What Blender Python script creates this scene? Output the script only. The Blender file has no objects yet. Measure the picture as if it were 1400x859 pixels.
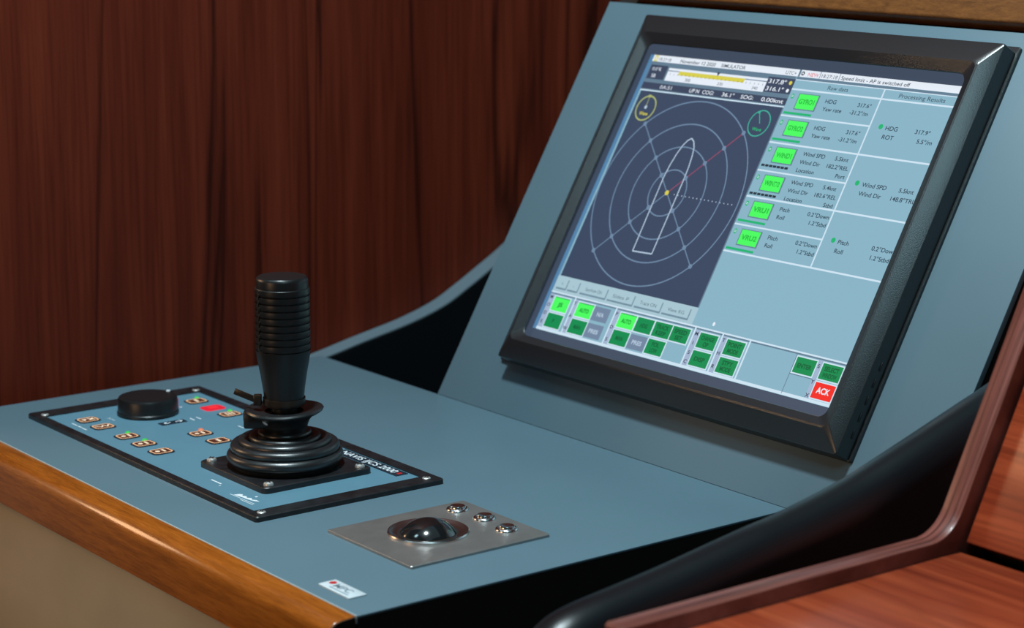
import bpy, bmesh, math, random
from mathutils import Vector, Matrix
random.seed(7)
S = 0.00125                      # one drawing unit is 1.25 mm
R = math.radians
YJ, TILT = 283.24, R(60.106)     # where the sloping panel meets the worktop, and its angle
col = bpy.context.scene.collection

# ------------------------------------------------------------------ materials
def lin(c):
    return tuple(((v/255)/12.92 if v/255 <= .04045 else ((v/255+.055)/1.055)**2.4) for v in c)
MATS = {}
def mat(name, base, rough=.5, metal=0, spec=.5, bump=0, bscale=900, var=0, vscale=30, coat=0, aniso=0):
    if name in MATS: return MATS[name]
    m = bpy.data.materials.new(name); m.use_nodes = True
    nt = m.node_tree; b = nt.nodes['Principled BSDF']
    b.inputs['Base Color'].default_value = (*base, 1)
    b.inputs['Roughness'].default_value = rough
    b.inputs['Metallic'].default_value = metal
    b.inputs['Specular IOR Level'].default_value = spec
    if coat: b.inputs['Coat Weight'].default_value = coat; b.inputs['Coat Roughness'].default_value = .15
    tc = nt.nodes.new('ShaderNodeTexCoord')
    if bump:
        n = nt.nodes.new('ShaderNodeTexNoise'); n.inputs['Scale'].default_value = bscale; n.inputs['Detail'].default_value = 3
        bp = nt.nodes.new('ShaderNodeBump'); bp.inputs['Strength'].default_value = bump; bp.inputs['Distance'].default_value = .0004
        nt.links.new(tc.outputs['Object'], n.inputs['Vector']); nt.links.new(n.outputs['Fac'], bp.inputs['Height'])
        nt.links.new(bp.outputs['Normal'], b.inputs['Normal'])
    n = nt.nodes.new('ShaderNodeTexNoise'); n.inputs['Scale'].default_value = vscale; n.inputs['Detail'].default_value = 4
    r = nt.nodes.new('ShaderNodeValToRGB')
    v = max(var, .03)
    r.color_ramp.elements[0].position = .3; r.color_ramp.elements[1].position = .7
    r.color_ramp.elements[0].color = (*[x*(1-v) for x in base], 1); r.color_ramp.elements[1].color = (*[x*(1+v) for x in base], 1)
    nt.links.new(tc.outputs['Object'], n.inputs['Vector']); nt.links.new(n.outputs['Fac'], r.inputs['Fac'])
    nt.links.new(r.outputs['Color'], b.inputs['Base Color'])
    MATS[name] = m; return m

def wood(name, dark, mid, light, scale, rough=.35, streak=.5, coat=.0, spec=.4, rot=(0,0,0), bump=.08, vein=(.42, .42, .42)):
    """grain runs along the axis whose scale is small"""
    m = bpy.data.materials.new(name); m.use_nodes = True
    nt = m.node_tree; L = nt.links.new; b = nt.nodes['Principled BSDF']
    b.inputs['Roughness'].default_value = rough; b.inputs['Specular IOR Level'].default_value = spec
    b.inputs['Coat Weight'].default_value = coat; b.inputs['Coat Roughness'].default_value = .12
    tc = nt.nodes.new('ShaderNodeTexCoord')
    mp = nt.nodes.new('ShaderNodeMapping'); mp.inputs['Scale'].default_value = scale; mp.inputs['Rotation'].default_value = rot
    L(tc.outputs['Object'], mp.inputs['Vector'])
    n1 = nt.nodes.new('ShaderNodeTexNoise'); n1.inputs['Scale'].default_value = 1; n1.inputs['Detail'].default_value = 8
    n1.inputs['Roughness'].default_value = .62; n1.inputs['Distortion'].default_value = .5
    L(mp.outputs['Vector'], n1.inputs['Vector'])
    r1 = nt.nodes.new('ShaderNodeValToRGB'); e = r1.color_ramp.elements
    e[0].position = .3; e[0].color = (*dark, 1); e[1].position = .72; e[1].color = (*light, 1)
    k = e.new(.5); k.color = (*mid, 1)
    L(n1.outputs['Fac'], r1.inputs['Fac'])
    # fine pores
    mp2 = nt.nodes.new('ShaderNodeMapping'); mp2.inputs['Scale'].default_value = [s*9 if s > min(scale)*1.5 else s*5 for s in scale]
    mp2.inputs['Rotation'].default_value = rot
    L(tc.outputs['Object'], mp2.inputs['Vector'])
    n2 = nt.nodes.new('ShaderNodeTexNoise'); n2.inputs['Scale'].default_value = 1; n2.inputs['Detail'].default_value = 3
    L(mp2.outputs['Vector'], n2.inputs['Vector'])
    r2 = nt.nodes.new('ShaderNodeValToRGB'); e = r2.color_ramp.elements
    e[0].position = .34; e[0].color = (.62, .6, .58, 1); e[1].position = .56; e[1].color = (1.04, 1.04, 1.04, 1)
    L(n2.outputs['Fac'], r2.inputs['Fac'])
    mx = nt.nodes.new('ShaderNodeMix'); mx.data_type = 'RGBA'; mx.blend_type = 'MULTIPLY'; mx.inputs[0].default_value = .6
    L(r1.outputs['Color'], mx.inputs[6]); L(r2.outputs['Color'], mx.inputs[7])
    # a few dark figured veins
    mp3 = nt.nodes.new('ShaderNodeMapping'); mp3.inputs['Scale'].default_value = [s*q for s, q in zip(scale, vein)]; mp3.inputs['Location'].default_value = (3.1, 1.7, 5.2)
    mp3.inputs['Rotation'].default_value = rot
    L(tc.outputs['Object'], mp3.inputs['Vector'])
    n3 = nt.nodes.new('ShaderNodeTexNoise'); n3.inputs['Scale'].default_value = 1; n3.inputs['Detail'].default_value = 5; n3.inputs['Distortion'].default_value = .9
    L(mp3.outputs['Vector'], n3.inputs['Vector'])
    r3 = nt.nodes.new('ShaderNodeValToRGB'); e = r3.color_ramp.elements
    e[0].position = .455; e[0].color = (1, 1, 1, 1); e[1].position = .545; e[1].color = (1, 1, 1, 1)
    k = e.new(.5); k.color = (.22, .18, .17, 1); k = e.new(.478); k.color = (.9, .9, .9, 1); k = e.new(.522); k.color = (.9, .9, .9, 1)
    L(n3.outputs['Fac'], r3.inputs['Fac'])
    mx2 = nt.nodes.new('ShaderNodeMix'); mx2.data_type = 'RGBA'; mx2.blend_type = 'MULTIPLY'; mx2.inputs[0].default_value = streak
    L(mx.outputs[2], mx2.inputs[6]); L(r3.outputs['Color'], mx2.inputs[7])
    L(mx2.outputs[2], b.inputs['Base Color'])
    bp = nt.nodes.new('ShaderNodeBump'); bp.inputs['Strength'].default_value = bump; bp.inputs['Distance'].default_value = .0004
    L(n2.outputs['Fac'], bp.inputs['Height']); L(bp.outputs['Normal'], b.inputs['Normal'])
    return m

def glow(name, rgb, k=1.0, rough=.35, lightscale=1.0):
    """a lit pixel colour: the screen gives off light"""
    if name in MATS: return MATS[name]
    m = bpy.data.materials.new(name); m.use_nodes = True
    b = m.node_tree.nodes['Principled BSDF']
    b.inputs['Base Color'].default_value = (.012, .013, .016, 1)
    b.inputs['Roughness'].default_value = rough; b.inputs['Specular IOR Level'].default_value = .25
    b.inputs['Emission Color'].default_value = (*lin(rgb), 1)
    b.inputs['Emission Strength'].default_value = k
    MATS[name] = m; return m

M = {}
M['paint'] = mat('blue_grey_paint', (.100, .168, .208), .42, spec=.45, bump=.10, bscale=2600, var=.035, vscale=9)
M['face'] = mat('faceplate_blue', (.110, .235, .310), .38, spec=.45, bump=.04, bscale=2500)
M['frame'] = mat('black_frame_satin', (.012, .012, .014), .38, spec=.5, bump=.25, bscale=700, var=.5, vscale=120)
M['black'] = mat('black_plastic', (.008, .009, .010), .36, spec=.5, bump=.05, bscale=2500)
M['grip'] = mat('black_grip_plastic', (.008, .009, .010), .34, spec=.55, bump=.06, bscale=1800)
M['rubber'] = mat('black_rubber', (.010, .012, .014), .34, spec=.9, bump=.10, bscale=900)
M['bezel'] = mat('bezel_black_textured', (.012, .014, .016), .30, spec=.95, bump=.22, bscale=1300)
M['cushion'] = mat('black_padded_edge', (.004, .006, .008), .30, spec=.5, bump=.25, bscale=1700)
M['dark'] = mat('dark_interior', (.022, .016, .014), .8, spec=.15)
M['steel'] = mat('brushed_steel', (.40, .385, .37), .42, metal=.85, bump=.12, bscale=800, var=.10, vscale=60)
M['chrome'] = mat('chrome', (.80, .80, .81), .20, metal=1)
M['ringmetal'] = mat('trackball_ring_metal', (.60, .57, .56), .24, metal=1)
M['ball'] = mat('glossy_black_ball', (.008, .009, .010), .04, spec=.9, coat=.6)
M['screw'] = mat('screw_steel', (.72, .72, .70), .42, metal=.8, bump=.2, bscale=1500)
M['white'] = mat('white_print', (.70, .76, .80), .5)
M['label'] = mat('silver_label', (.62, .68, .72), .4, bump=.05)
M['red'] = mat('red_print', (.55, .02, .02), .4)
M['greyprint'] = mat('grey_print', (.20, .26, .30), .5)
M['navy'] = mat('dark_navy_print', (.012, .022, .035), .4)
M['beige'] = mat('beige_front_laminate', (.40, .285, .175), .55, spec=.3, bump=.05, bscale=1500, var=.06, vscale=14)
M['floor'] = mat('dark_carpet', (.05, .045, .04), .95, bump=.5, bscale=500)
M['cabin'] = mat('cabin_beige', (.36, .31, .24), .6)
M['btn'] = mat('button_membrane', (.10, .022, .012), .4)
M['legend'] = glow('button_legend_glow', (255, 236, 205), 1.0)
M['outline'] = glow('button_outline_glow', (250, 198, 150), .95)
M['redlit'] = glow('red_button_glow', (235, 20, 45), .95)
M['redlegend'] = glow('red_button_legend', (255, 60, 60), 1)
M['ledg'] = glow('green_led', (40, 205, 70), 1)
M['ledo'] = glow('orange_led', (235, 130, 90), 1)
s = 1/S
M['wallwood'] = wood('mahogany_wall', (.078, .0110, .0048), (.118, .0180, .0078), (.165, .0280, .0115), (6, 34, 1.6), rough=.6, streak=.85, spec=.12, vein=(.3, .26, .36))
M['nosing'] = wood('orange_wood_nosing', (.25, .062, .006), (.35, .090, .009), (.45, .125, .014), (16, 190, 190), rough=.24, streak=.12, coat=.5)
M['capwood'] = wood('brown_wood_cap', (.12, .042, .010), (.18, .065, .016), (.24, .090, .023), (60, 200, 200), rough=.5, streak=.1)
M['redwoodX'] = wood('red_mahogany_board', (.20, .026, .010), (.32, .050, .018), (.44, .085, .030), (3.0, 60, 60), rough=.32, streak=.25, coat=.15, rot=(0, 0, .12))
M['trimwood'] = wood('mahogany_edge', (.05, .012, .010), (.17, .048, .036), (.36, .13, .10), (420, 7, 7), rough=.36, streak=.3, coat=.1)

# ------------------------------------------------------------------ mesh helpers
def transform_after(bm, n0, fn):
    for v in list(bm.verts)[n0:]: v.co = fn(v.co)

def add_box(bm, x0, x1, y0, y1, z0, z1, bev=0, seg=2, mi=0):
    t = bmesh.new(); bmesh.ops.create_cube(t, size=1)
    for v in t.verts:
        v.co = Vector(((x0+x1)/2 + v.co.x*(x1-x0), (y0+y1)/2 + v.co.y*(y1-y0), (z0+z1)/2 + v.co.z*(z1-z0)))
    if bev: bmesh.ops.bevel(t, geom=list(t.edges), offset=bev, segments=seg, profile=.5, affect='EDGES')
    merge(bm, t, mi)

def merge(bm, t, mi=None):
    mp = {}
    for v in t.verts: mp[v] = bm.verts.new(v.co)
    for f in t.faces:
        try: g = bm.faces.new([mp[v] for v in f.verts])
        except ValueError: continue
        g.material_index = f.material_index if mi is None else mi
    t.free()

def add_lathe(bm, prof, cx=0, cy=0, cz=0, seg=64, mi=0, axis=None):
    """prof: (r, z) pairs from one end to the other; axis = optional 3x3 matrix"""
    rings = []
    for r, z in prof:
        if r < 1e-6:
            p = Vector((0, 0, z)); p = axis @ p if axis else p
            rings.append([bm.verts.new(p + Vector((cx, cy, cz)))])
        else:
            ring = []
            for i in range(seg):
                a = 2*math.pi*i/seg; p = Vector((r*math.cos(a), r*math.sin(a), z)); p = axis @ p if axis else p
                ring.append(bm.verts.new(p + Vector((cx, cy, cz))))
            rings.append(ring)
    for a, b in zip(rings, rings[1:]):
        for i in range(seg):
            j = (i+1) % seg
            if len(a) == 1 and len(b) == 1: continue
            if len(a) == 1: f = [a[0], b[i], b[j]]
            elif len(b) == 1: f = [a[i], a[j], b[0]]
            else: f = [a[i], a[j], b[j], b[i]]
            g = bm.faces.new(f); g.material_index = mi

def rrect(x0, x1, y0, y1, r, n=5):
    pts = []
    r = max(r, .01)
    for (cx, cy, a0) in ((x1-r, y1-r, 0), (x0+r, y1-r, 90), (x0+r, y0+r, 180), (x1-r, y0+r, 270)):
        for i in range(n+1):
            a = R(a0 + 90*i/n); pts.append((cx + r*math.cos(a), cy + r*math.sin(a)))
    return pts

def add_loft(bm, rings, cap0=True, cap1=True, n=5, mi=0):
    """rings: (x0,x1,y0,y1,radius,z)"""
    rr = [[bm.verts.new((x, y, z)) for x, y in rrect(x0, x1, y0, y1, r, n)] for (x0, x1, y0, y1, r, z) in rings]
    for a, b in zip(rr, rr[1:]):
        for i in range(len(a)):
            j = (i+1) % len(a); bm.faces.new([a[i], a[j], b[j], b[i]]).material_index = mi
    if cap0: bm.faces.new(rr[0][::-1]).material_index = mi
    if cap1: bm.faces.new(rr[-1]).material_index = mi

def add_prism_x(bm, pts, x0, x1, bev=0, seg=2, mi=0):
    """polygon in (y, z) extruded along x"""
    t = bmesh.new()
    a = [t.verts.new((x0, y, z)) for y, z in pts]; b = [t.verts.new((x1, y, z)) for y, z in pts]
    ca = t.faces.new(a); cb = t.faces.new(b[::-1])
    for i in range(len(a)):
        j = (i+1) % len(a); t.faces.new([a[i], b[i], b[j], a[j]])
    bmesh.ops.recalc_face_normals(t, faces=list(t.faces))
    if bev:
        es = [e for e in t.edges if (ca in e.link_faces or cb in e.link_faces)]
        bmesh.ops.bevel(t, geom=es, offset=bev, segments=seg, profile=.5, affect='EDGES')
    merge(bm, t, mi)

def add_tube(bm, pts, rad, seg=10, mi=0, cap=True):
    pts = [Vector(p) for p in pts]; rings = []
    up = Vector((0, 0, 1))
    for i, p in enumerate(pts):
        d = (pts[min(i+1, len(pts)-1)] - pts[max(i-1, 0)]).normalized()
        a = d.cross(up); a = a.normalized() if a.length > 1e-4 else Vector((1, 0, 0)); b = d.cross(a)
        rings.append([bm.verts.new(p + rad*(a*math.cos(t) + b*math.sin(t))) for t in [2*math.pi*k/seg for k in range(seg)]])
    for a, b in zip(rings, rings[1:]):
        for i in range(seg):
            j = (i+1) % seg; bm.faces.new([a[i], a[j], b[j], b[i]]).material_index = mi
    if cap: bm.faces.new(rings[0][::-1]); bm.faces.new(rings[-1])

# ------------------------------------------------------------------ objects
class T:      # a thing: an Empty with a frame
    pass
def tag(o, label=None, cat=None, group=None, kind=None):
    if label: o['label'] = label
    if cat: o['category'] = cat
    if group: o['group'] = group
    if kind: o['kind'] = kind
def thing(name, label, cat, loc=(0, 0, 0), tilted=False, group=None):
    """loc in drawing units, in world axes, or in the sloping panel's (x, up, out) axes"""
    o = bpy.data.objects.new(name, None); col.objects.link(o); o.empty_display_size = .02
    L = Vector(loc)
    if tilted:
        rot = Matrix.Rotation(TILT, 3, 'X'); o.rotation_euler = (TILT, 0, 0)
        o.location = (Vector((0, YJ, 0)) + rot @ L)*S
    else: o.location = L*S
    tag(o, label, cat, group)
    t = T(); t.o = o; t.off = L; return t
def obj(name, bm, mats, parent=None, sub=None, smooth=35, label=None, recalc=True):
    """sub = the part (object) this one belongs to"""
    off = parent.off if parent else Vector((0, 0, 0))
    for v in bm.verts: v.co = (v.co - off)*S
    if recalc: bmesh.ops.recalc_face_normals(bm, faces=list(bm.faces))
    me = bpy.data.meshes.new(name); bm.to_mesh(me); bm.free()
    for m in (mats if isinstance(mats, (list, tuple)) else [mats]): me.materials.append(m)
    me.shade_smooth(); me.set_sharp_from_angle(angle=R(smooth))
    o = bpy.data.objects.new(name, me); col.objects.link(o)
    if sub is not None: o.parent = sub
    elif parent: o.parent = parent.o
    if label: o['label'] = label
    return o
B = bmesh.new

# ------------------------------------------------------------------ setting
def structure(name, bm, m):
    o = obj(name, bm, m); o['kind'] = 'structure'; return o
b = B(); add_box(b, -506, -492, -40, 1500, -620, 1400); structure('wall_left', b, M['wallwood'])
b = B(); add_box(b, -1500, 1900, -1800, 1500, -632, -620); structure('floor', b, M['floor'])

b = B(); add_box(b, -1512, -1500, -1800, 1500, -632, 1400); structure('wall_far', b, M['cabin'])
b = B(); add_box(b, -1512, 1900, 1500, 1512, -632, 1400); structure('wall_rear', b, M['cabin'])
# ------------------------------------------------------------------ console
con = thing('control_console', 'blue-grey ship control console with sloping screen panel and orange wood front edge', 'console', (-200, 150, -620))
b = B(); add_box(b, -474, 0, -.35, YJ, -1.4, 0, .3, 2)
obj('worktop', b, M['paint'], con)
b = B(); add_prism_x(b, [(.2, -1.42), (YJ-.2, -1.42), (YJ-.2, -160), (YJ+250, -160), (YJ+250, -620), (.2, -620)], -472, -.25)
obj('cabinet_body', b, M['dark'], con)
# orange nosing, rounded front
pr = [(-1.2, -.2), (-9, -.6), (-12.5, -1.4), (-15, -3), (-16.6, -5.4), (-17.4, -8.5), (-19, -27), (-17.5, -28.2), (-1.2, -28.2)]
b = B(); add_prism_x(b, pr, -474, -.8, .8, 2)
obj('wooden_nosing', b, M['nosing'], con, smooth=50, label='glossy orange wooden front edge')
b = B(); add_prism_x(b, [(-1.3, -.6), (-9, -1.0), (-12.4, -1.8), (-14.8, -3.4), (-16.3, -5.8), (-17.0, -8.8), (-18.6, -26.9), (-17.4, -27.9), (-1.3, -27.9)], -.85, -.25, .15, 1)
obj('end_cap', b, mat('dark_brown_end_cap', (.030, .014, .009), .45), con, label='dark brown end of the wooden edge')
b = B(); add_box(b, -474, -.2, -1.15, -.35, -4, .12, .1)
obj('edge_strip', b, mat('edge_strip_highlight', (.38, .42, .42), .35), con, label='thin edging strip with its highlight painted pale')  # edge banding; its highlight is put into the pale colour
b = B(); add_box(b, -474, -6, -14, 1.5, -420, -28.3, .4)
obj('front_panel', b, M['beige'], con, label='plain beige front panel under the wooden edge')

# sloping panel built in its own axes, then carried back to world axes
rotT = Matrix.Rotation(TILT, 3, 'X')
def fromp(bm):
    for v in bm.verts: v.co = Vector((0, YJ, 0)) + rotT @ v.co
    return bm
b = B(); add_box(b, -330.4, 88.1, 0, 294.7, -4, 0, .5, 2); fromp(b)
obj('sloping_panel', b, M['paint'], con)
cs, sn = math.cos(TILT), math.sin(TILT)
def pv(v, h): return (YJ + v*cs - h*sn, v*sn + h*cs)
body = [pv(2, -4.5), pv(326, -4.5), (pv(326, 0)[0]+160, pv(326, 0)[1]), (pv(326, 0)[0]+160, -620), (YJ+70, -620), (YJ+70, -12)]
b = B(); add_prism_x(b, body, -326, 84)
obj('panel_housing', b, M['dark'], con)
b = B(); add_loft(b, [(-306, 260, 297.6, 345, 2, -30), (-306, 260, 297.6, 345, 2, 4), (-305.5, 259.5, 298.1, 344.5, 2, 5.2), (-304.5, 258.5, 299.2, 343.5, 2, 5.8)], n=4); fromp(b)
obj('wooden_cap_rail', b, M['capwood'], con, smooth=50, label='brown wooden rail above the screen panel')

# side cheeks with a rounded top edge
def smoothline(pts, n=8):
    out = []
    P = [Vector(p) for p in pts]; P = [2*P[0]-P[1]] + P + [2*P[-1]-P[-2]]
    for i in range(1, len(P)-2):
        for k in range(n):
            t = k/n; a, b_, c, d = P[i-1], P[i], P[i+1], P[i+2]
            out.append(.5*((2*b_) + (-a+c)*t + (2*a-5*b_+4*c-d)*t*t + (-a+3*b_-3*c+d)*t**3))
    out.append(P[-2]); return out
def cheek(bm, top, x0, x1, zfloor=-250, flat=0.0, r=None):
    cx = (x0+x1)/2; rx = (x1-x0)/2; r = r or rx
    line = smoothline([Vector((a, c)) for a, c in top], 8)
    sec = []; inner = []
    for i, p in enumerate(line):
        d = (line[min(i+1, len(line)-1)] - line[max(i-1, 0)]).normalized(); n = Vector((-d.y, d.x))
        row = []
        for k in range(17):
            a = math.pi - math.pi*k/16
            ca, sa = math.cos(a), math.sin(a)
            if flat: ca = math.copysign(abs(ca)**flat, ca); sa = abs(sa)**flat
            q = p + n*(r*sa - r)
            row.append(bm.verts.new((cx + rx*ca, q.x, q.y)))
        sec.append(row)
        inner.append((row[0], row[-1]))
    for a, c in zip(sec, sec[1:]):
        for k in range(16): bm.faces.new([a[k], a[k+1], c[k+1], c[k]])
    for side in (0, 1):
        x = x0 if side == 0 else x1
        lo = [bm.verts.new((x, r0[side].co.y, zfloor)) for r0 in inner]
        for i in range(len(inner)-1):
            bm.faces.new([inner[i][side], inner[i+1][side], lo[i+1], lo[i]])
    for row in (sec[0], sec[-1]): bm.faces.new(row)
Rtop = [(13.5, -40), (13.2, -10), (14, 4), (17.5, 15.5), (23.5, 22.3), (33, 27), (47, 30), (70, 33), (98, 36.8), (144, 44.2), (173, 48.5), (210, 56), (242, 65.3), (296, 82.2), (315, 88), (334, 95), (356, 104), (392, 124), (425, 150)]
Rtop = [(y-1.5, z-1.2) for y, z in Rtop]
b = B(); cheek(b, Rtop, 97, 127)
obj('side_cheek', b, M['cushion'], con, smooth=60, label='black side cheek with padded round edge beside the red-brown panel')
Ltop = [(60, -60), (160, -34), (240, -12), (291, -1.5), (320, 5), (363, 14), (394, 23.5), (416, 34.5), (434, 44.5), (462, 61), (500, 88)]
b = B(); cheek(b, Ltop, -491, -474.5, flat=.35, r=4)
lc = obj('side_cheek', b, M['cushion'], con, smooth=60, label='black side cheek with a pale flat edge against the wooden wall')
ln = smoothline([Vector(p) for p in Ltop], 8); t_ = []
b = B(); pr_ = None
for i, p in enumerate(ln):
    d = (ln[min(i+1, len(ln)-1)] - ln[max(i-1, 0)]).normalized(); n = Vector((-d.y, d.x))
    q = [p + n*.5, p - n*.6]
    r_ = [b.verts.new((-491, q[0].x, q[0].y)), b.verts.new((-474.4, q[0].x, q[0].y)), b.verts.new((-474.4, q[1].x, q[1].y)), b.verts.new((-491, q[1].x, q[1].y))]
    if pr_:
        for k in range(4): b.faces.new([pr_[k], pr_[(k+1) % 4], r_[(k+1) % 4], r_[k]])
    pr_ = r_
obj('edge_trim', b, mat('grey_edge_trim', (.11, .16, .19), .4), con, lc, smooth=60, label='pale grey edge strip')

# ------------------------------------------------------------------ neighbouring mahogany console
nb = thing('mahogany_console', 'neighbouring red-brown mahogany console with raised side edge at the right', 'console', (300, 120, -620))
SL = R(62.8)
zt, yb = 35.2, 221
line = [(24, zt-60), (24, zt-2)]
pts = [(24, -560), (24, zt-1.5), (25.5, zt)]
# rounded inner corner
rad = 22; cyc = yb - rad*math.tan(SL/2)*.0
tl = rad*math.tan(SL/2)
Yc = 228 - tl
for k in range(11):
    a = SL*k/10; pts.append((Yc + rad*math.sin(a), zt + rad*(1-math.cos(a))))
top = (228 + 330*math.cos(SL), zt + 330*math.sin(SL)); pts.append(top)
pts += [(top[0]+120, top[1]), (top[0]+120, -560)]
b = B(); add_prism_x(b, pts, 150, 162, .9, 2)
obj('side_panel', b, M['trimwood'], nb, smooth=40, label='raised mahogany side edge bent at the corner')
b = B(); add_box(b, 162.2, 620, 20, 233, 22, 27.8, .4)
obj('desktop', b, M['redwoodX'], nb)
b = B(); add_box(b, 163, 618, 24, 330, -600, 15.5)
obj('cabinet_body', b, M['dark'], nb)
b = B(); add_box(b, 164.3, 620, 0, 330, -9, 0, .5)
rs = Matrix.Rotation(SL, 3, 'X'); base = Vector((0, 235.6, 32.6))
for v in b.verts: v.co = base + rs @ v.co
obj('sloping_board', b, M['redwoodX'], nb)
b = B(); add_prism_x(b, [(246, 16), (246+320*math.cos(SL)+6, 16+320*math.sin(SL)), (480, 300), (480, 16)], 163, 618)
obj('rear_housing', b, M['dark'], nb)

# ------------------------------------------------------------------ flat print helpers (x, y plane at height z)
class Print:
    """flat shapes in one mesh with one slot per colour"""
    def __init__(s, z): s.bm = B(); s.m = []; s.z = z; s.lv = 0
    def mi(s, m):
        if m not in s.m: s.m.append(m)
        return s.m.index(m)
    def z_(s, lv): return s.z + lv*.05
    def rect(s, x0, x1, y0, y1, m, lv=1):
        z = s.z_(lv); f = s.bm.faces.new([s.bm.verts.new(p) for p in ((x0, y0, z), (x1, y0, z), (x1, y1, z), (x0, y1, z))]); f.material_index = s.mi(m)
    def poly(s, pts, m, lv=1):
        z = s.z_(lv); f = s.bm.faces.new([s.bm.verts.new((x, y, z)) for x, y in pts]); f.material_index = s.mi(m)
    def line(s, a, b_, w, m, lv=2):
        a = Vector(a); b_ = Vector(b_); d = (b_-a).normalized(); n = Vector((-d.y, d.x))*w/2
        s.poly([tuple(a-n), tuple(b_-n), tuple(b_+n), tuple(a+n)], m, lv)
    def box(s, x0, x1, y0, y1, w, m, lv=2):
        s.rect(x0, x1, y0, y0+w, m, lv); s.rect(x0, x1, y1-w, y1, m, lv); s.rect(x0, x0+w, y0, y1, m, lv); s.rect(x1-w, x1, y0, y1, m, lv)
    def ring(s, cx, cy, r, w, m, lv=2, a0=0, a1=360, n=96):
        z = s.z_(lv); n = max(8, int(n*(a1-a0)/360)); i_ = s.mi(m); pr = None; 
        for k in range(n+1):
            a = R(a0+(a1-a0)*k/n); c_, s_ = math.cos(a), math.sin(a)
            q = (s.bm.verts.new((cx+(r-w/2)*c_, cy+(r-w/2)*s_, z)), s.bm.verts.new((cx+(r+w/2)*c_, cy+(r+w/2)*s_, z)))
            if pr: s.bm.faces.new([pr[0], pr[1], q[1], q[0]]).material_index = i_
            pr = q
    def disc(s, cx, cy, r, m, lv=3, n=20, sy=1):
        s.poly([(cx+r*math.cos(2*math.pi*k/n), cy+sy*r*math.sin(2*math.pi*k/n)) for k in range(n)], m, lv)
    def rrect(s, x0, x1, y0, y1, r, m, lv=1): s.poly(rrect(x0, x1, y0, y1, r, 5), m, lv)
    def rframe(s, x0, x1, y0, y1, r, w, m, lv=2):
        z = s.z_(lv); i_ = s.mi(m)
        o_ = [s.bm.verts.new((x, y, z)) for x, y in rrect(x0, x1, y0, y1, r, 5)]
        n_ = [s.bm.verts.new((x, y, z)) for x, y in rrect(x0+w, x1-w, y0+w, y1-w, max(r-w, .2), 5)]
        for k in range(len(o_)):
            j = (k+1) % len(o_); s.bm.faces.new([o_[k], o_[j], n_[j], n_[k]]).material_index = i_
    def text(s, st, x, y, h, m, lv=3, align='L', width=None, bold=0):
        """h = capital height; y = baseline; width squeezes to fit"""
        cu = bpy.data.curves.new('t', 'FONT'); cu.body = st; cu.size = 1; cu.offset = bold
        ob = bpy.data.objects.new('t', cu); col.objects.link(ob)
        bpy.context.view_layer.update()
        me = bpy.data.meshes.new_from_object(ob.evaluated_get(bpy.context.evaluated_depsgraph_get()))
        bpy.data.objects.remove(ob); bpy.data.curves.remove(cu)
        if not me.vertices: return
        xs = [v.co.x for v in me.vertices]; xmin, xmax = min(xs), max(xs)
        k = h/.72; kx = k*1.17 if not width else width/(xmax-xmin)
        x0 = x if align == 'L' else (x - (xmax-xmin)*kx if align == 'R' else x - (xmax-xmin)*kx/2)
        z = s.z_(lv); i_ = s.mi(m)
        vs = [s.bm.verts.new((x0+(v.co.x-xmin)*kx, y+v.co.y*k, z)) for v in me.vertices]
        for f in me.polygons:
            try: s.bm.faces.new([vs[q] for q in f.vertices]).material_index = i_
            except ValueError: pass
        bpy.data.meshes.remove(me)
    def done(s, name, parent, sub=None, label=None):
        for f in s.bm.faces:
            f.normal_update()
            if f.normal.z < 0: f.normal_flip()
        return obj(name, s.bm, s.m, parent, sub, label=label, recalc=False)

# ------------------------------------------------------------------ monitor
mon = thing('flat_monitor', 'square black-framed flat monitor showing radar circles and green buttons on sloping panel', 'monitor', (-121.5, 158, 0), tilted=True)
b = B()
rings = [(-281.5, 30, 34.2, 285, 1.5, 0.05), (-281.5, 30, 34.2, 285, 1.5, 1.8), (-281, 29.6, 34.3, 284.5, 1.5, 2.2), (-271.8, 28.4, 34.1, 281.6, 1.5, 2.4), (-271.6, 28.2, 34.3, 281.4, 1.5, 12.7), (-271.3, 27.9, 34.6, 281.1, 1.5, 13.1),
         (-262.4, 20.4, 45.3, 267.9, 4, 18.7), (-261.2, 19.2, 46.5, 266.7, 4.5, 18.9), (-254.6, 13.4, 51.2, 260.3, 6, 16.2), (-254.2, 13.0, 51.6, 259.9, 6, 15.6), (-262.6, 19.6, 46, 266.5, 6, 7.2)]
add_loft(b, rings, cap0=True, cap1=False, n=6)
bmesh.ops.remove_doubles(b, verts=list(b.verts), dist=.001)
obj('bezel', b, M['bezel'], mon, smooth=17)
# small catches on the frame's side
b = B()
for v0 in (46, 56, 66, 76, 86): add_box(b, 28, 28.8, v0, v0+5, 6, 7.2, .2)
obj('side_vents', b, M['black'], mon)

G = lambda n, c, k=1: glow('screen_'+n, c, k)
c_bg = G('background', (135, 178, 196)); c_white = G('white', (228, 236, 246)); c_dark = G('plot', (54, 67, 92)); c_line = G('plot_line', (108, 134, 162))
c_div = G('divider', (205, 226, 240)); c_lg = G('bright_green', (72, 250, 92)); c_lgt = G('green_text', (12, 138, 40)); c_dg = G('deep_green', (0, 138, 74)); c_dgt = G('deep_green_text', (0, 92, 46))
c_grey = G('grey', (112, 132, 158)); c_gt = G('grey_text', (175, 195, 215)); c_red = G('red', (242, 36, 18)); c_txt = G('text', (38, 52, 66)); c_tool = G('tool', (165, 196, 208)); c_toole = G('tool_edge', (112, 140, 156))
c_yel = G('yellow', (214, 204, 70)); c_mg = G('mid_green', (24, 178, 110)); c_blk = G('black', (30, 40, 48)); c_lav = G('lavender', (160, 178, 205)); c_shade = G('shade', (96, 122, 142)); c_pink = G('pink', (150, 70, 100))
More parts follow.
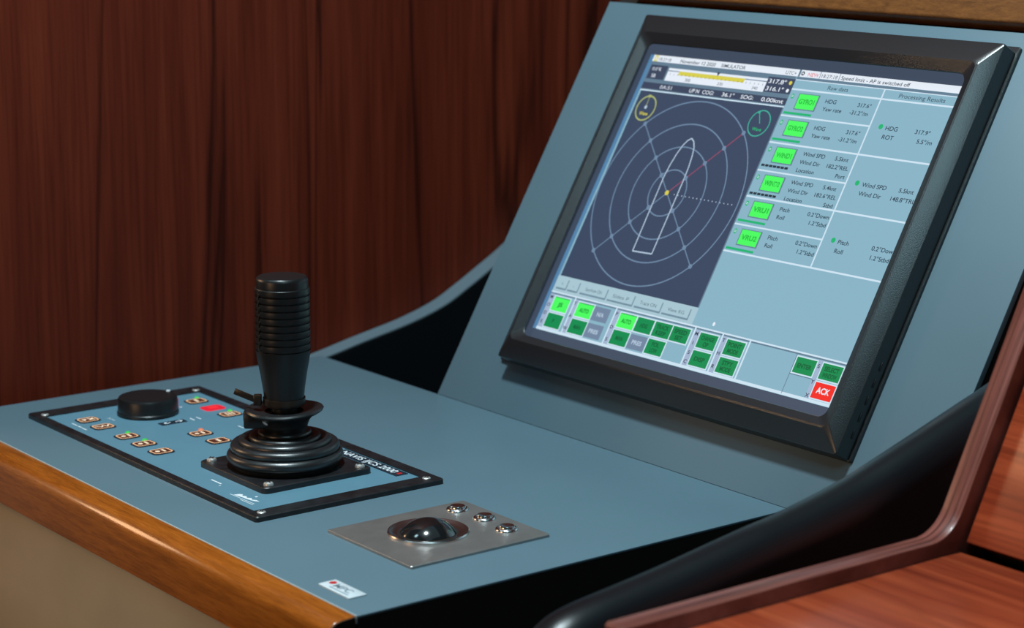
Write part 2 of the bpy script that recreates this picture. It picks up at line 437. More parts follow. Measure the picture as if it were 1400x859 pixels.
c_off1 = G('unlit_border', (68, 80, 100), .9); c_barhd = G('bar', (54, 64, 88)); c_yelp = G('pale_yellow', (170, 178, 110)); c_tgl = G('teal_line', (60, 170, 150)); c_redt = G('red_text', (225, 80, 90)); c_blue = G('edge_blue', (84, 130, 170))
H0 = 7.0
P = Print(H0 - .3)
P.rect(-264, 21, 44, 270, c_off1, 0)
disp = P.done('display', mon, label='lit screen surface')

# header and compass strip
P = Print(H0)
P.rect(-254.2, 15, 59.2, 256.0, c_bg, 0)
P.rect(-254.2, 15, 251.4, 256.0, c_white, 2)
P.rect(-257.6, -254.2, 59.2, 256, c_blue, 1)
P.rect(-252.6, -249.5, 251.4, 255.8, c_yel, 3)
P.rect(-251.6, -250.5, 252.2, 255.0, c_white, 4)
P.text('18:27:18', -248, 252.2, 2.2, c_txt)
P.text('November 12 2020', -227.3, 252.2, 2.4, c_txt, width=32.8, bold=.01)
P.text('SIMULATOR', -189.2, 252.2, 2.4, c_txt, width=22, bold=.01)
P.text('UTC+', -132, 252.2, 2.3, c_txt, width=9)
P.rect(-121, -119.5, 251.4, 256, c_shade, 4)
P.disc(-117.6, 253.7, 1.4, c_blk, 4); P.disc(-117.6, 253.7, .6, c_white, 5)
P.text('NEW', -113.2, 252.2, 2.4, c_redt, width=9)
P.rect(-103.4, -102.9, 251.4, 256, c_shade, 4); P.rect(-87.6, -87.1, 251.4, 256, c_shade, 4)
P.text('18:27:18', -101.8, 252.2, 2.4, c_txt, width=12.8)
P.text('Speed limit - AP is switched off', -85.9, 252.2, 2.5, c_txt, width=54, bold=.008)
P.rect(-254.2, -122, 249.2, 251.4, c_shade, 1)
P.rect(-254.2, -121.5, 230.6, 249.6, c_shade, 1)
P.rect(-253, -236.5, 239, 249, c_barhd, 2)
P.text('0.0°R', -250.5, 245, 2.4, c_white); P.text('SB', -249, 240.2, 2.6, c_white)
P.rect(-235, -144.5, 238.8, 247.9, c_white, 2)
P.rect(-235, -144.5, 245.6, 246.2, c_shade, 3)
P.rect(-224.2, -163.8, 243.4, 246.2, c_yel, 4)
for q in range(24): P.rect(-232+q*3.7, -231.7+q*3.7, 243.0, 244.2, c_txt, 5)
P.text('300', -216, 239.8, 2.1, c_txt); P.text('330', -186, 239.8, 2.1, c_txt); P.text('340', -155, 239.8, 2.1, c_txt)
P.poly([(-190, 248.4), (-187, 248.4), (-188.5, 245.6)], c_txt, 6)
P.rect(-144.4, -121.5, 239.2, 249.4, c_barhd, 2)
P.text('317.8°', -143, 245.2, 2.9, c_white, width=15, bold=.01); P.text('316.1°', -143, 240.2, 2.9, c_white, width=15, bold=.01)
P.disc(-124.4, 246.6, 1.3, c_yel, 5); P.disc(-124.4, 241.4, 1.2, c_white, 5)
P.rect(-253.6, -121.5, 231.9, 236.4, c_barhd, 2)
P.text('0A:51', -236, 232.8, 2.6, c_white, width=11); P.text('UP N', -208, 232.8, 2.7, c_white, width=9, bold=.01)
P.text('COG:', -196, 232.8, 2.7, c_white, width=10.5, bold=.01); P.text('36.1°', -178, 232.8, 2.7, c_white, width=11, bold=.01)
P.text('SOG:', -161, 232.8, 2.7, c_white, width=11, bold=.01); P.text('0.00knt', -143, 232.8, 2.7, c_white, width=19, bold=.01)
P.rect(-253.6, -121.5, 230.4, 231.2, c_div, 3)
# cursor
P.disc(-103.9, 89.7, 1.0, c_white, 5, sy=1.3)
P.done('header_bar', mon, disp, 'white bar with date, alarm text and compass tape')

# radar plot
P = Print(H0)
cx, cy, RR = -188.8, 164.3, 63.4
P.rect(-252.4, -122.4, 97.2, 230.3, c_dark, 2)
P.rect(-122.4, -121.4, 97.2, 230.3, c_shade, 3)
for k in (1, 2, 3, 4): P.ring(cx, cy, RR*k/4, .85, c_line, 3)
al = 46.86
for q in range(4):
    a = R(al+90*q); d = Vector((math.cos(a), math.sin(a)))
    P.line((cx, cy), (cx+RR*d.x, cy+RR*d.y), .7, c_pink if q == 0 else c_line, 4)
    for k in (1, 2, 3, 4): P.disc(cx+d.x*RR*k/4, cy+d.y*RR*k/4, 1.6, c_line, 5)
for k in range(1, 17): P.disc(cx+3.5+k*3.45, cy-.3, .42, c_gt, 5, n=8)
ship = [(-187.6, 202.3), (-184.6, 200.4), (-182.2, 196.5), (-180.6, 190.5), (-179.6, 183), (-179.2, 174), (-179.3, 123.6), (-197.0, 123.0), (-197.6, 174), (-196.6, 183), (-195.0, 190.5), (-192.8, 196.8), (-190.4, 200.4)]
for a, c in zip(ship, ship[1:]+ship[:1]): P.line(a, c, .9, c_gt, 5)
P.disc(cx, cy, 1.7, c_yel, 7)
P.ring(-240.9, 218.3, 8.6, 1.0, c_yelp, 4); P.ring(-136.2, 218.2, 8.6, .8, c_tgl, 4)
P.rect(-243, -240.4, 226, 227.8, c_yelp, 5); P.line((-241.6, 226), (-241.2, 219), .5, c_yelp, 5); P.disc(-241.2, 219, 1.3, c_gt, 5)
P.text('Wave', -240.9, 213.4, 2.4, c_yel, align='C', width=8, bold=.02)
P.line((-139.6, 225.6), (-135.6, 218), .6, c_tgl, 5); P.disc(-139.6, 225.4, 1, c_tgl, 5)
P.text('Wave', -136.2, 213.2, 2.2, c_mg, align='C', width=8, bold=.02)
P.done('compass_plot', mon, disp, 'dark plot of rings, cross lines and a ship outline')

# sensor table
P = Print(H0)
for (y, x1) in ((243, 15), (207.4, 15), (171.4, 15), (135.3, 15)): P.rect(-121.4, x1, y-.55, y+.55, c_div, 3)
for y in (225.4, 188.8, 153.0): P.rect(-121.4, -49, y-.5, y+.5, c_div, 3)
P.rect(-49.5, -48.5, 135.3, 249.2, c_div, 3)
P.rect(-121.4, 15, 249.0, 249.6, c_div, 3); P.rect(-121.4, 15, 249.6, 251.3, c_shade, 2)
P.text('Raw data', -93, 245.0, 2.6, c_txt, width=16.5); P.text('Processing Results', -36.6, 244.9, 2.8, c_txt, width=34.5)
rows = [(243, 'GYRO1', 0, [('HDG', '317.6°'), ('Yaw rate', '-31.2°/m')]), (225.4, 'GYRO2', 0, [('HDG', '317.6°'), ('Yaw rate', '-31.2°/m')]),
        (207.4, 'WIND1', 1, [('Wind SPD', '5.5knt'), ('Wind Dir', '182.2°REL'), ('Location', 'Port')]), (188.8, 'WIND2', 1, [('Wind SPD', '5.4knt'), ('Wind Dir', '182.6°REL'), ('Location', 'Stbd')]),
        (171.4, 'VRU1', 0, [('Pitch', '0.2°Down'), ('Roll', '1.2°Stbd')]), (153.0, 'VRU2', 0, [('Pitch', '0.2°Down'), ('Roll', '1.2°Stbd')])]
for y, nm, blk, tx in rows:
    P.rect(-113.6, -96.2, y-13.0, y-2.2, c_shade, 2)
    P.rect(-112.9, -97.3, y-12.3, y-2.7, c_lg, 3)
    P.text(nm, -105.1, y-8.9, 3.2, c_lgt, align='C', width=12.5, bold=.035)
    P.disc(-118.3, y-4.6, 1.25, c_mg, 4, sy=1.4); P.ring(-118.3, y-4.6, .6, .35, c_div, 5, n=12)
    if blk:
        for k in range(7): P.rect(-120+k*3.25, -117.2+k*3.25, y-15.9, y-14.4, c_blk, 4)
        for k, (a, c) in enumerate(tx): P.text(a, -90.7, y-5.7-k*5.3, 2.6, c_txt, bold=.012); P.text(c, -51.6 if k else -54, y-5.7-k*5.3, 2.6, c_txt, align='R', bold=.012)
    else:
        P.rect(-120.3, -97, y-16.4, y-14.9, c_mg, 4)
        dn = 2.0 if nm[0] == 'G' else 1.3
        for k, (a, c) in enumerate(tx): P.text(a, -90.5, y-4.6-dn-k*5.1, 2.6, c_txt, bold=.012); P.text(c, -50.6 if nm[0] != 'G' else -54, y-4.6-dn-k*5.1, 2.6, c_txt, align='R', bold=.012)
for y, tx in ((225.7, [('HDG', '317.9°', -3.3), ('ROT', '5.5°/m', .8)]), (189.8, [('Wind SPD', '5.5knt', 2.4), ('Wind Dir', '148.8°TRUE', 9)]), (153.6, [('Pitch', '0.2°Down', 7), ('Roll', '1.2°Stbd', 4.6)])):
    P.ring(-40.6, y+.3, 1.25, .8, c_mg, 4, n=24); P.disc(-40.6, y+.3, 1.0, c_mg, 3)
    for k, (a, c, xr) in enumerate(tx):
        P.text(a, -36.7, y-1.4-k*5.6, 2.7, c_txt, bold=.012); P.text(c, xr, y-1.4-k*5.6, 2.7, c_txt, align='R', bold=.012)
P.done('sensor_table', mon, disp, 'table of sensor readings with green name buttons')

# touch buttons along the bottom
P = Print(H0)
P.rect(-254.2, -121.4, 86.2, 97.2, c_tool, 1)
for x0, x1, st in ((-252, -241.8, '+'), (-240.6, -230.4, '-'), (-228.2, -203, 'SentView ON'), (-201.4, -177.2, 'Sides P'), (-175.6, -151.6, 'Trace ON'), (-150.2, -126.4, 'View RG')):
    P.rect(x0, x1, 88, 95.2, c_toole, 2); P.rect(x0, x1-.9, 89.2, 95.2, c_tool, 3)
    w = x1-x0; P.text(st, (x0+x1)/2-.5, 91, 2.4, c_txt, align='C', width=None if len(st) < 2 else w*.62, bold=.006)
P.rect(-254.2, 15, 85.2, 86.2, c_div, 3); P.rect(-254.2, 15, 84.3, 85.2, c_shade, 2)
P.rect(-254.2, 15, 59.4, 61.2, c_div, 3)
def btn(x0, y0, lit, lines, w=15.2, h=9.4):
    m, t = {2: (c_lg, c_lgt), 1: (c_dg, c_dgt), 0: (c_grey, c_gt), 3: (c_red, c_white)}[lit]
    if lit: P.box(x0-.8, x0+w+.8, y0-.8, y0+h+.8, .8, c_div, 3)
    P.rect(x0, x0+w, y0, y0+h, m, 4)
    if lit == 2: P.rect(x0+.4, x0+w, y0+h-.5, y0+h, c_dg, 5)
    for k, st in enumerate(lines):
        yy = y0 + h/2 - 1.4 + (len(lines)-1)*1.9 - k*3.8
        P.text(st, x0+w/2, yy, 3.6 if lit == 3 else 2.7, t, 6, 'C', width=min(w*.72, len(st)*(3.3 if lit == 3 else 2.2)), bold=.025 if lit == 3 else .035)
Y1, Y2 = 73.6, 62.2
btn(-248.4, Y1, 2, ['JS']); btn(-248.4, Y2, 1, ['B'])
btn(-224.6, Y1, 2, ['AUTO']); btn(-224.6, Y2, 1, ['MAN']); btn(-208.6, Y1, 0, ['N/A']); btn(-208.6, Y2, 0, ['PRES'])
btn(-183.8, Y1, 2, ['AUTO']); btn(-183.8, Y2, 1, ['MAN']); btn(-167.4, Y1, 1, ['HDG']); btn(-167.4, Y2, 0, ['PRES'])
btn(-151.0, Y1, 1, ['TRACK', 'KEEP']); btn(-151.0, Y2, 1, ['FOL', 'LOW']); btn(-135.0, Y1, 1, ['SPEED', 'SET'])
btn(-111.2, Y1, 1, ['CHANGE', 'OP']); btn(-111.2, Y2, 1, ['DISP'])
btn(-88.2, Y1, 1, ['POINT', 'MODE']); btn(-88.2, Y2, 1, ['STBY', 'MODE'])
btn(-31.0, Y1, 1, ['ENTER']); btn(-10.8, Y1, 1, ['SELECT', 'WINDOW']); btn(-10.8, Y2, 3, ['ACK'])
for x in (-229.2, -189.1, -116.8, -93.3, -70.4): P.rect(x-.6, x+.6, 60, 85.2, c_div, 3)
for x0, x1 in ((-254, -249.6), (-230, -225.8), (-188.4, -185), (-116.2, -112.2), (-92.6, -89.2), (-14.6, -12)): P.rect(x0, x1, 61, 84.2, c_lav, 2)
P.rect(-32.4, -31.9, 60, 84.4, c_shade, 3); P.rect(-32, -14.8, 72.2, 72.7, c_shade, 3)
for x, ys, st in ((-251.8, (81, 75.6, 70, 64), 'MODE'), (-227.6, (80.6, 72, 63.4), 'YAW'), (-187, (80.4, 71.6, 63.4), 'POS'), (-114.2, (80.5, 74.6, 68.4, 62.6), 'MISC'), (-91, (80.6, 72.4, 64), 'THR'), (-13.4, (79.4, 70, 61.8), 'SYX')):
    for y, ch in zip(ys, st): P.text(ch, x, y, 2.3, c_txt, 5, 'C', bold=.02)
P.done('touch_button_bar', mon, disp, 'row of green screen buttons with one red ACK button')

# ------------------------------------------------------------------ joystick control panel
cp = thing('joystick_control_panel', 'black-framed light-blue push-button panel set into the worktop under the joystick', 'control panel', (-294, 98, 0))
X0, X1, Y0, Y1_ = -435.5, -154, 37, 161.6
b = B()
add_loft(b, [(X0, X1, Y0, Y1_, 2, .02), (X0, X1, Y0, Y1_, 2, 2.6), (X0+.5, X1-.5, Y0+.5, Y1_-.5, 2, 3.1), (-421, -165.5, 42.6, 153, 1, 3.1), (-421, -165.5, 42.6, 153, 1, 2.3)], cap1=False, n=4)
obj('frame', b, M['frame'], cp, smooth=30)
b = B(); add_box(b, -421, -165.5, 42.6, 153, 1, 2.4)
plate = obj('faceplate', b, M['face'], cp)
def screw_bm(cx, cy, z, r, h=.8):
    b = B(); add_lathe(b, [(r, 0), (r, h*.35), (r*.86, h*.75), (r*.5, h), (0, h*1.05)], cx, cy, z, 20)
    add_box(b, cx-r*.6, cx+r*.6, cy-r*.1, cy+r*.1, z+h*.95, z+h*1.15, mi=1); add_box(b, cx-r*.1, cx+r*.1, cy-r*.6, cy+r*.6, z+h*.95, z+h*1.15, mi=1)
    return b
for x, y in ((-424.6, 44), (-425, 153.2), (-160.6, 153.6), (-160.4, 44.2)):
    obj('screw', screw_bm(x, y, 3.1, 2.5), [M['screw'], M['dark']], cp)
# push buttons with back-lit legends
def legend(P, x, y, k, m):
    if k == 0: P.poly([(x-2, y-4), (x+2.4, y-3), (x-1, y-.5)], m, 5); P.line((x-2.4, y+.4), (x+2, y+4), 1.1, m, 5); P.line((x+2, y+.4), (x-1.6, y+4), 1.1, m, 5)
    elif k == 1: P.line((x-2.2, y-4.4), (x+1.6, y-1.4), 1, m, 5); P.line((x+1.6, y-1.4), (x-1.6, y+.6), 1, m, 5); P.line((x-1.6, y+.6), (x+2, y+2.4), 1, m, 5); P.line((x+2, y+2.4), (x-2, y+4.6), 1, m, 5)
    elif k == 2: P.disc(x, y-2.4, 1.5, m, 5); P.line((x-2.6, y+1.6), (x+2.6, y+1.6), 1.5, m, 5)
    elif k == 3: P.line((x-2.8, y), (x+2.8, y), 1.7, m, 5)
    else: P.line((x-2.8, y-2.2), (x+2.8, y-2.2), 1.1, m, 5); P.line((x-2.8, y), (x+2.8, y), 1.1, m, 5); P.line((x-2.8, y+2.2), (x+2.8, y+2.2), 1.1, m, 5)
BT = [(-398, 60.6, 0, 0, 'dim orange-edged button'), (-377.4, 60.6, 0, 1, None), (-347.6, 61.6, 'g', 2, None), (-325.8, 61.6, 'g', 2, None), (-304.2, 61.5, 0, 2, None),
      (-399.9, 139.4, 'g', 3, None), (-378.2, 139.2, 'r', 4, 'glowing red push button'), (-357.2, 139.6, 'g', 4, None), (-326.4, 100.8, 'o', 2, None), (-304.8, 101.0, 0, 3, None)]
for x, y, led, k, lb in BT:
    b = B(); add_loft(b, [(x-6.1, x+6.1, y-7.2, y+7.2, 3, 2.38), (x-6.1, x+6.1, y-7.2, y+7.2, 3, 2.75), (x-5.6, x+5.6, y-6.7, y+6.7, 2.8, 2.9)], n=5)
    o = obj('push_button', b, M['navy'] if led != 'r' else M['redlit'], cp, label='glowing red push button' if led == 'r' else None)
    P = Print(2.9)
    if led != 'r':
        P.rrect(x-4.3, x+4.3, y-5.4, y+5.4, 2.2, M['btn'], 1); P.rframe(x-5.1, x+5.1, y-6.2, y+6.2, 2.7, .95, M['outline'], 3)
        legend(P, x, y, k, M['legend'])
    else: legend(P, x, y, k, M['redlegend'])
    P.done('button_symbol', cp, o)
    if led in ('g', 'o'):
        b = B(); add_lathe(b, [(1.5, 2.3), (1.5, 3.0), (1.1, 3.5), (0, 3.7)], x-7.4, y+4.4, 0, 16)
        obj('indicator_light', b, M['ledg'] if led == 'g' else M['ledo'], cp, label='small green light' if led == 'g' else 'small orange light')
# white markings, dark slot label, name strip
def mark(name, fn, label=None):
    P = Print(2.42); fn(P); return P.done(name, cp, plate, label)
W = M['white']
mark('printed_word', lambda P: P.text('JOY', -396.2, 73.0, 1.6, W, 1, width=9.6))
for q in ((-397.5, -390.5, 48.8, 49.7), (-389, -384, 48.8, 49.9), (-383, -377, 48.6, 49.6), (-329.5, -322.5, 128.8, 129.7), (-364.2, -358, 114, 115.0), (-364.2, -358, 118.6, 119.6), (-234.3, -223, 55.1, 56.2), (-221, -220.2, 52.6, 54.0)):
    mark('printed_dash', lambda P: P.rect(*q, W, 1))
mark('printed_triangle', lambda P: P.poly([(-394.4, 123.4), (-391.8, 123.4), (-393.1, 125.6)], W, 1))
def wave(P):
    P.poly([(-200.5, 50.2), (-199.6, 53.6), (-197.6, 54.8), (-195.8, 53.2), (-193.4, 54.6), (-190.8, 53.2), (-188.6, 55.0), (-186.0, 53.6), (-183.6, 55.2), (-179.6, 54.8), (-183.6, 52.8), (-188.6, 51.9), (-193.6, 51.6)], W, 1)
    P.line((-203, 49.6), (-178, 50.4), .5, W, 1); P.line((-190, 48.6), (-177, 48.9), .5, W, 1); P.disc(-189.2, 58.3, .9, W, 1)
mark('printed_emblem', wave, 'white wave emblem with lines under it')
b = B(); add_box(b, -364.2, -357.6, 91.6, 109.4, 2.38, 2.8, .3)
o = obj('slot_label', b, M['navy'], cp, label='small dark label with two white marks')
P = Print(2.82); P.disc(-360.8, 96, 1.7, M['white'], 1); P.rect(-361.4, -360.2, 96, 98.8, M['white'], 1); P.disc(-360.8, 105.6, 1.7, M['white'], 1); P.rect(-361.4, -360.2, 102.4, 105.6, M['white'], 1)
P.done('white_marks', cp, o)
b = B(); add_box(b, -241, -176, 143.2, 151.8, 2.38, 2.9, .3)
o = obj('name_strip', b, M['navy'], cp, label='long black strip with white lettering')
P = Print(2.92); P.text('NAVIS IJCS 2000', -237.5, 145.0, 5.2, M['white'], 1, width=55.5, bold=.015); P.rect(-180, -177.6, 146, 149, M['red'], 1)
P.done('name_lettering', cp, o)

# rotary dial
b = B()
pr = [(0, 2.4), (18.9, 2.4), (19.6, 3.0), (19.5, 4.4), (19.0, 5), (18.9, 12.4), (18.2, 13.6), (16.8, 14.1), (14, 14.0), (0, 13.9)]
add_lathe(b, pr, -391.6, 99.6, 0, 96)
dial = obj('rotary_dial', b, M['black'], cp, smooth=30, label='round black rotary knob')
b = B(); add_lathe(b, [(1.4, 14.0), (1.2, 14.5), (0, 14.6)], -394.6, 116.2, 0, 14); obj('white_dot', b, M['white'], cp, dial)
b = B(); a = math.atan2(11.6, 15.0)
add_box(b, -.35, .35, -1.2, 1.2, 5.6, 11.6)
for v in b.verts:
    x, y = v.co.x, v.co.y; ang = R(60); v.co.x = -391.6 + (19.0+x)*math.cos(ang) - y*math.sin(ang); v.co.y = 99.6 + (19.0+x)*math.sin(ang) + y*math.cos(ang)
obj('pointer_mark', b, mat('pink_mark', (.55, .05, .16), .4), cp, dial)

# ------------------------------------------------------------------ joystick
JX, JY = -226.4, 100.2
js = thing('joystick', 'upright black ribbed-grip joystick with ringed rubber boot on the button panel', 'joystick', (JX, JY, 2.4))
b = B(); add_loft(b, [(-263.5, -189.6, 63.8, 136.6, 4, 2.45), (-263.5, -189.6, 63.8, 136.6, 4, 5.4), (-263.0, -190.1, 64.3, 136.1, 4, 5.9)], n=5)
obj('base_plate', b, M['frame'], js)
for x, y in ((-258, 69.6), (-195, 69.8), (-195, 131), (-258, 131)):
    obj('screw', screw_bm(x, y, 5.9, 2.9, 1.9), [M['screw'], M['dark']], js)
def bulge(r, z, rad, a0, a1, n=8, sy=1):
    return [(r + rad*math.cos(R(a0+(a1-a0)*k/n)), z + sy*rad*math.sin(R(a0+(a1-a0)*k/n))) for k in range(n+1)]
pr = [(30.2, 5.9), (30.8, 6.4), (31.2, 8.0)] + bulge(30.3, 12.0, 3.5, -62, 92) + [(29.0, 15.2)] + bulge(28.6, 17.4, 3.0, -40, 100) + [(26.0, 19.3)] + bulge(24.2, 20.3, 2.7, -30, 110) + \
     [(21.0, 21.0)] + bulge(18.6, 22.3, 2.3, -35, 115) + [(15.6, 22.6), (15.2, 23.2)] + bulge(13.6, 25.0, 1.9, -60, 90) + [(12.6, 27.2), (11.6, 28.4), (10.8, 31)]
b = B(); add_lathe(b, pr, JX, JY, 0, 96)
obj('rubber_boot', b, M['rubber'], js, smooth=50)
# collar: cup flaring into a saucer
pr = [(9.5, 27.2), (11.4, 26.5), (12.8, 27.4), (13.6, 30), (14.8, 33), (17, 35.2), (20.4, 36.4), (22.2, 37.2), (22.7, 38.3), (22, 39.3), (20.4, 39.4), (17, 38.6), (13, 38.0), (11.0, 38.0)]
b = B(); add_lathe(b, pr, JX, JY, 0, 80)
for v in b.verts:    # the rim lifts on the far right
    dx, dy = v.co.x-JX, v.co.y-JY; rr = math.hypot(dx, dy)
    if rr > 12: v.co.z += max(0, (dx*.77+dy*.64)/22)**2*(rr-12)/10*1.3
collar = obj('collar', b, M['rubber'], js, smooth=50)
# direction towards the viewer's left, and towards the viewer, in plan
lft = Vector((-.612, -.791, 0)); fr = Vector((.791, -.612, 0))
def loc_box(bm, c, sx, sy, sz, bev, m3):
    t = B(); add_box(t, -sx/2, sx/2, -sy/2, sy/2, -sz/2, sz/2, bev)
    for v in t.verts: v.co = c + m3 @ v.co
    merge(bm, t)
M3 = Matrix((lft, -fr, Vector((0, 0, 1)))).transposed()
b = B(); c0 = Vector((JX, JY, 0))
loc_box(b, c0 + lft*14.5 + fr*6 + Vector((0, 0, 33.5)), 16, 9, 8.5, 1.3, M3)
loc_box(b, c0 + lft*20.0 + fr*4 + Vector((0, 0, 35.8)), 6, 8, 7, 1.4, M3)
obj('clamp_block', b, M['black'], js)
ax = Matrix((lft, Vector((0, 0, 1)), fr)).transposed()
b = B(); p = c0 + lft*8.6 + fr*10.2 + Vector((0, 0, 34.4)); add_lathe(b, [(3.0, -1), (3.0, .8), (2.3, 1.6), (1.2, 1.7), (1.1, .8), (0, .8)], p.x, p.y, p.z, 24, axis=ax)
obj('clamp_screw', b, M['screw'], js)
b = B(); add_lathe(b, [(7.5, 24), (7.5, 44)], JX, JY, 0, 32); obj('shaft', b, M['black'], js)
# grip
pr = [(0, 40.8), (10.6, 40.8), (11.4, 41.4), (11.5, 46), (12.2, 52), (13.4, 60), (14.7, 67), (15.4, 71.5), (15.7, 74.0)]
z = 74.0
for k in range(9):
    pr += [(15.0, z+.05), (15.05, z+.5), (15.65, z+.9), (15.75, z+2.2), (15.6, z+3.9)]; z += 4.0
pr += [(15.6, z), (15.3, z+.4), (14.9, z+.5), (14.9, z+4.6), (14.6, z+5.8), (13.8, z+6.6), (12.6, z+6.8), (0, z+6.9)]
b = B(); add_lathe(b, pr, JX, JY, 0, 96)
grip = obj('grip', b, M['grip'], js, smooth=32, label='black ribbed cylindrical handle')
# notched strip down the left of the grip
b = B(); d = (lft*.80 + fr*.60).normalized(); tn = Vector((-d.y, d.x, 0)); m3 = Matrix((d, tn, Vector((0, 0, 1)))).transposed()
loc_box(b, c0 + d*15.6 + Vector((0, 0, 92)), .8, 1.0, 35, .2, m3)
for k in range(9): loc_box(b, c0 + d*15.7 + tn*1.1 + Vector((0, 0, 75.6+k*4)), .8, 1.2, 1.5, .15, m3)
obj('notched_strip', b, M['black'], js, grip)
# cable tie
b = B(); add_lathe(b, [(11.6, 42.6), (12.3, 42.6), (12.3, 45.8), (11.6, 45.8), (11.6, 42.6)], JX, JY, 0, 64)
tie = obj('cable_tie', b, mat('cable_tie_black', (.020, .013, .009), .3), js, smooth=30)
b = B(); hp = c0 + lft*15 + fr*2 + Vector((0, 0, 44.6)); loc_box(b, hp, 4.6, 5, 6.2, .6, M3)
q0 = hp + lft*1; q1 = hp + lft*13.5 + Vector((0, 0, 4.6)) - fr*2
dd = (q1-q0).normalized(); up = Vector((0, 0, 1)); sd = dd.cross(up).normalized(); up2 = sd.cross(dd)
loc_box(b, (q0+q1)/2, (q1-q0).length, 1.1, 3.6, .25, Matrix((dd, sd, up2)).transposed())
obj('tie_tail', b, MATS['cable_tie_black'], js, tie)

# ------------------------------------------------------------------ trackball unit
tb = thing('trackball_unit', 'brushed steel trackball plate with glossy black ball and chrome buttons on worktop', 'trackball', (-79, 103, 0))
b = B(); add_loft(b, [(-117.4, -40, 58.4, 147.6, 1.2, .02), (-117.4, -40, 58.4, 147.6, 1.2, 1.3), (-117.1, -40.3, 58.7, 147.3, 1.2, 1.6)], n=4)
obj('mounting_plate', b, M['steel'], tb)
TX, TY = -81.2, 98.3
b = B(); add_lathe(b, [(0, 1.7), (16.6, 1.7)], TX, TY, 0, 64); obj('socket_shade', b, M['dark'], tb)  # flat dark disc painted in for the shaded gap around the ball
b = B(); add_lathe(b, [(21.8, 1.6), (21.8, 2.4), (21.3, 3.0), (20.6, 2.9), (19.6, 2.2), (16.7, 1.9), (16.1, 1.7)], TX, TY, 0, 96); obj('retaining_ring', b, M['ringmetal'], tb, smooth=30)
b = B(); pr = [(19*math.cos(R(a)), -9.8+19*math.sin(R(a))) for a in range(38, 91, 2)]; pr[-1] = (0, 9.2)
add_lathe(b, pr, TX, TY, 0, 96); obj('ball', b, M['ball'], tb, smooth=60)
for x, y in ((-104.6, 134.6), (-82.6, 136.4), (-59.9, 134.0)):
    b = B(); add_lathe(b, [(6.4, 1.6), (6.4, 2.0), (5.9, 2.7), (5.2, 3.0), (4.7, 2.9), (4.5, 2.2)], x, y, 0, 48)
    o = obj('push_button', b, M['chrome'], tb, smooth=40, label='round chrome push button')
    b = B(); add_lathe(b, [(4.3, 2.1), (4.3, 3.5), (4.0, 4.0), (3.2, 3.9), (0, 3.3)], x, y, 0, 48)
    obj('button_cap', b, M['chrome'], tb, o, smooth=40)

# ------------------------------------------------------------------ maker's sticker
st = thing('silver_sticker', 'small silver sticker with a red dot near the worktop front corner', 'sticker', (-35, 14, 0))
b = B(); add_loft(b, [(-48.6, -21.2, 8.8, 19.2, .6, .02), (-48.6, -21.2, 8.8, 19.2, .6, .7), (-48.4, -21.4, 9.0, 19.0, .6, .85)], n=3)
o = obj('plate', b, M['label'], st)
P = Print(.87); P.disc(-45, 15.2, 2.0, M['red'], 1, n=24)
P.text('MPC', -41.4, 12.4, 4.2, M['greyprint'], 1, width=14, bold=.02)
P.rect(-41.4, -25, 10.4, 11.2, M['greyprint'], 1)
P.done('print', st, o)

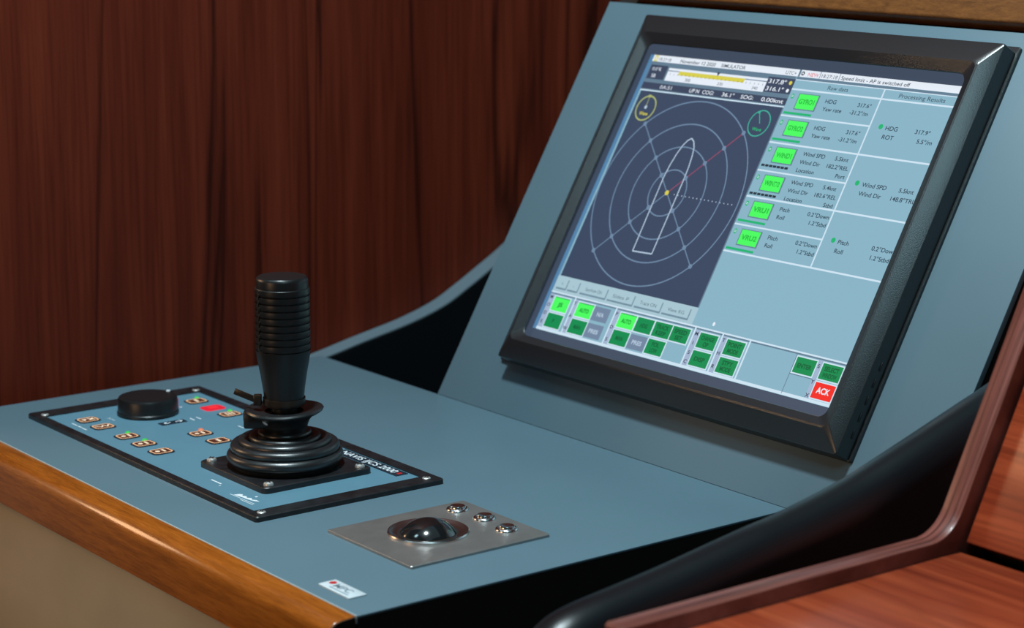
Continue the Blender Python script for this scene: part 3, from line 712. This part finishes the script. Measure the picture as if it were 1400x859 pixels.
# ------------------------------------------------------------------ camera
F_, YAW, PIT, ROL, CU, CV, D_ = 2912.61, R(52.282), R(11.73), R(.187), -72.223, -141.704, 1000
FW = Vector((-math.sin(YAW), math.cos(YAW), 0))*math.cos(PIT) + Vector((0, 0, -math.sin(PIT)))
RT = FW.cross(Vector((0, 0, 1))).normalized(); UP = RT.cross(FW)
R2 = RT*math.cos(ROL) + UP*math.sin(ROL); U2 = -RT*math.sin(ROL) + UP*math.cos(ROL)
CP = -(FW*D_ + R2*CU + U2*CV)
cam = bpy.data.cameras.new('camera'); co = bpy.data.objects.new('camera', cam); col.objects.link(co)
mw = Matrix((R2, U2, -FW)).transposed().to_4x4(); mw.translation = CP*S; co.matrix_world = mw
cam.sensor_fit = 'HORIZONTAL'; cam.sensor_width = 36; cam.lens = F_/1400*36; cam.clip_start = .01
cam.dof.use_dof = True; cam.dof.focus_distance = 1190*S; cam.dof.aperture_fstop = 8.0
bpy.context.scene.camera = co

# ------------------------------------------------------------------ light
def area(name, loc, target, size, power, color, sy=None, spread=180):
    l = bpy.data.lights.new(name, 'AREA'); l.energy = power; l.color = color; l.shape = 'RECTANGLE'; l.size = size; l.size_y = sy or size; l.spread = R(spread)
    o = bpy.data.objects.new(name, l); col.objects.link(o); o.location = loc
    d = Vector(target)-Vector(loc); o.rotation_euler = d.to_track_quat('-Z', 'Y').to_euler(); return o
tgt = Vector((-150, 180, 40))*S
el = R(78)
area('ceiling_lamp', tgt + Vector((.08, -math.cos(el), math.sin(el)))*1.7, tgt, .16, 36, (.78, .95, 1), .16)
area('ceiling_panel', (.1, .1, 2.0), (.1, .1, 0), 1.8, 1.8, (.55, .86, 1), 1.8)
area('added_chamfer_light', (.72, -.28, 1.09), Vector((0, 383, 173))*S, .26, 2.2, (.50, .88, 1), .40)  # added light, gives the bezel's right chamfer its cyan highlight
area('added_bevel_light', (-.47, -.61, 1.24), Vector((-258, 383, 182))*S, .20, 1.0, (.55, .88, 1), .22)  # second added light, brightens the inner bevel on the frame's left
area('warm_lamp', (-1.3, -.55, .55), Vector((-150, 100, 40))*S, .32, 3, (1, .62, .34), .32)
area('warm_fill_lamp', (-.1, -1.6, .35), tgt, .5, 4, (1, .58, .30), .5)
w = bpy.data.worlds.new('world'); bpy.context.scene.world = w; w.use_nodes = True
bg = w.node_tree.nodes['Background']; bg.inputs[0].default_value = (.75, .82, .9, 1); bg.inputs[1].default_value = .014
vs = bpy.context.scene.view_settings; vs.view_transform = 'Standard'; vs.look = 'None'; vs.exposure = 0; vs.gamma = 1; vs.use_curve_mapping = False
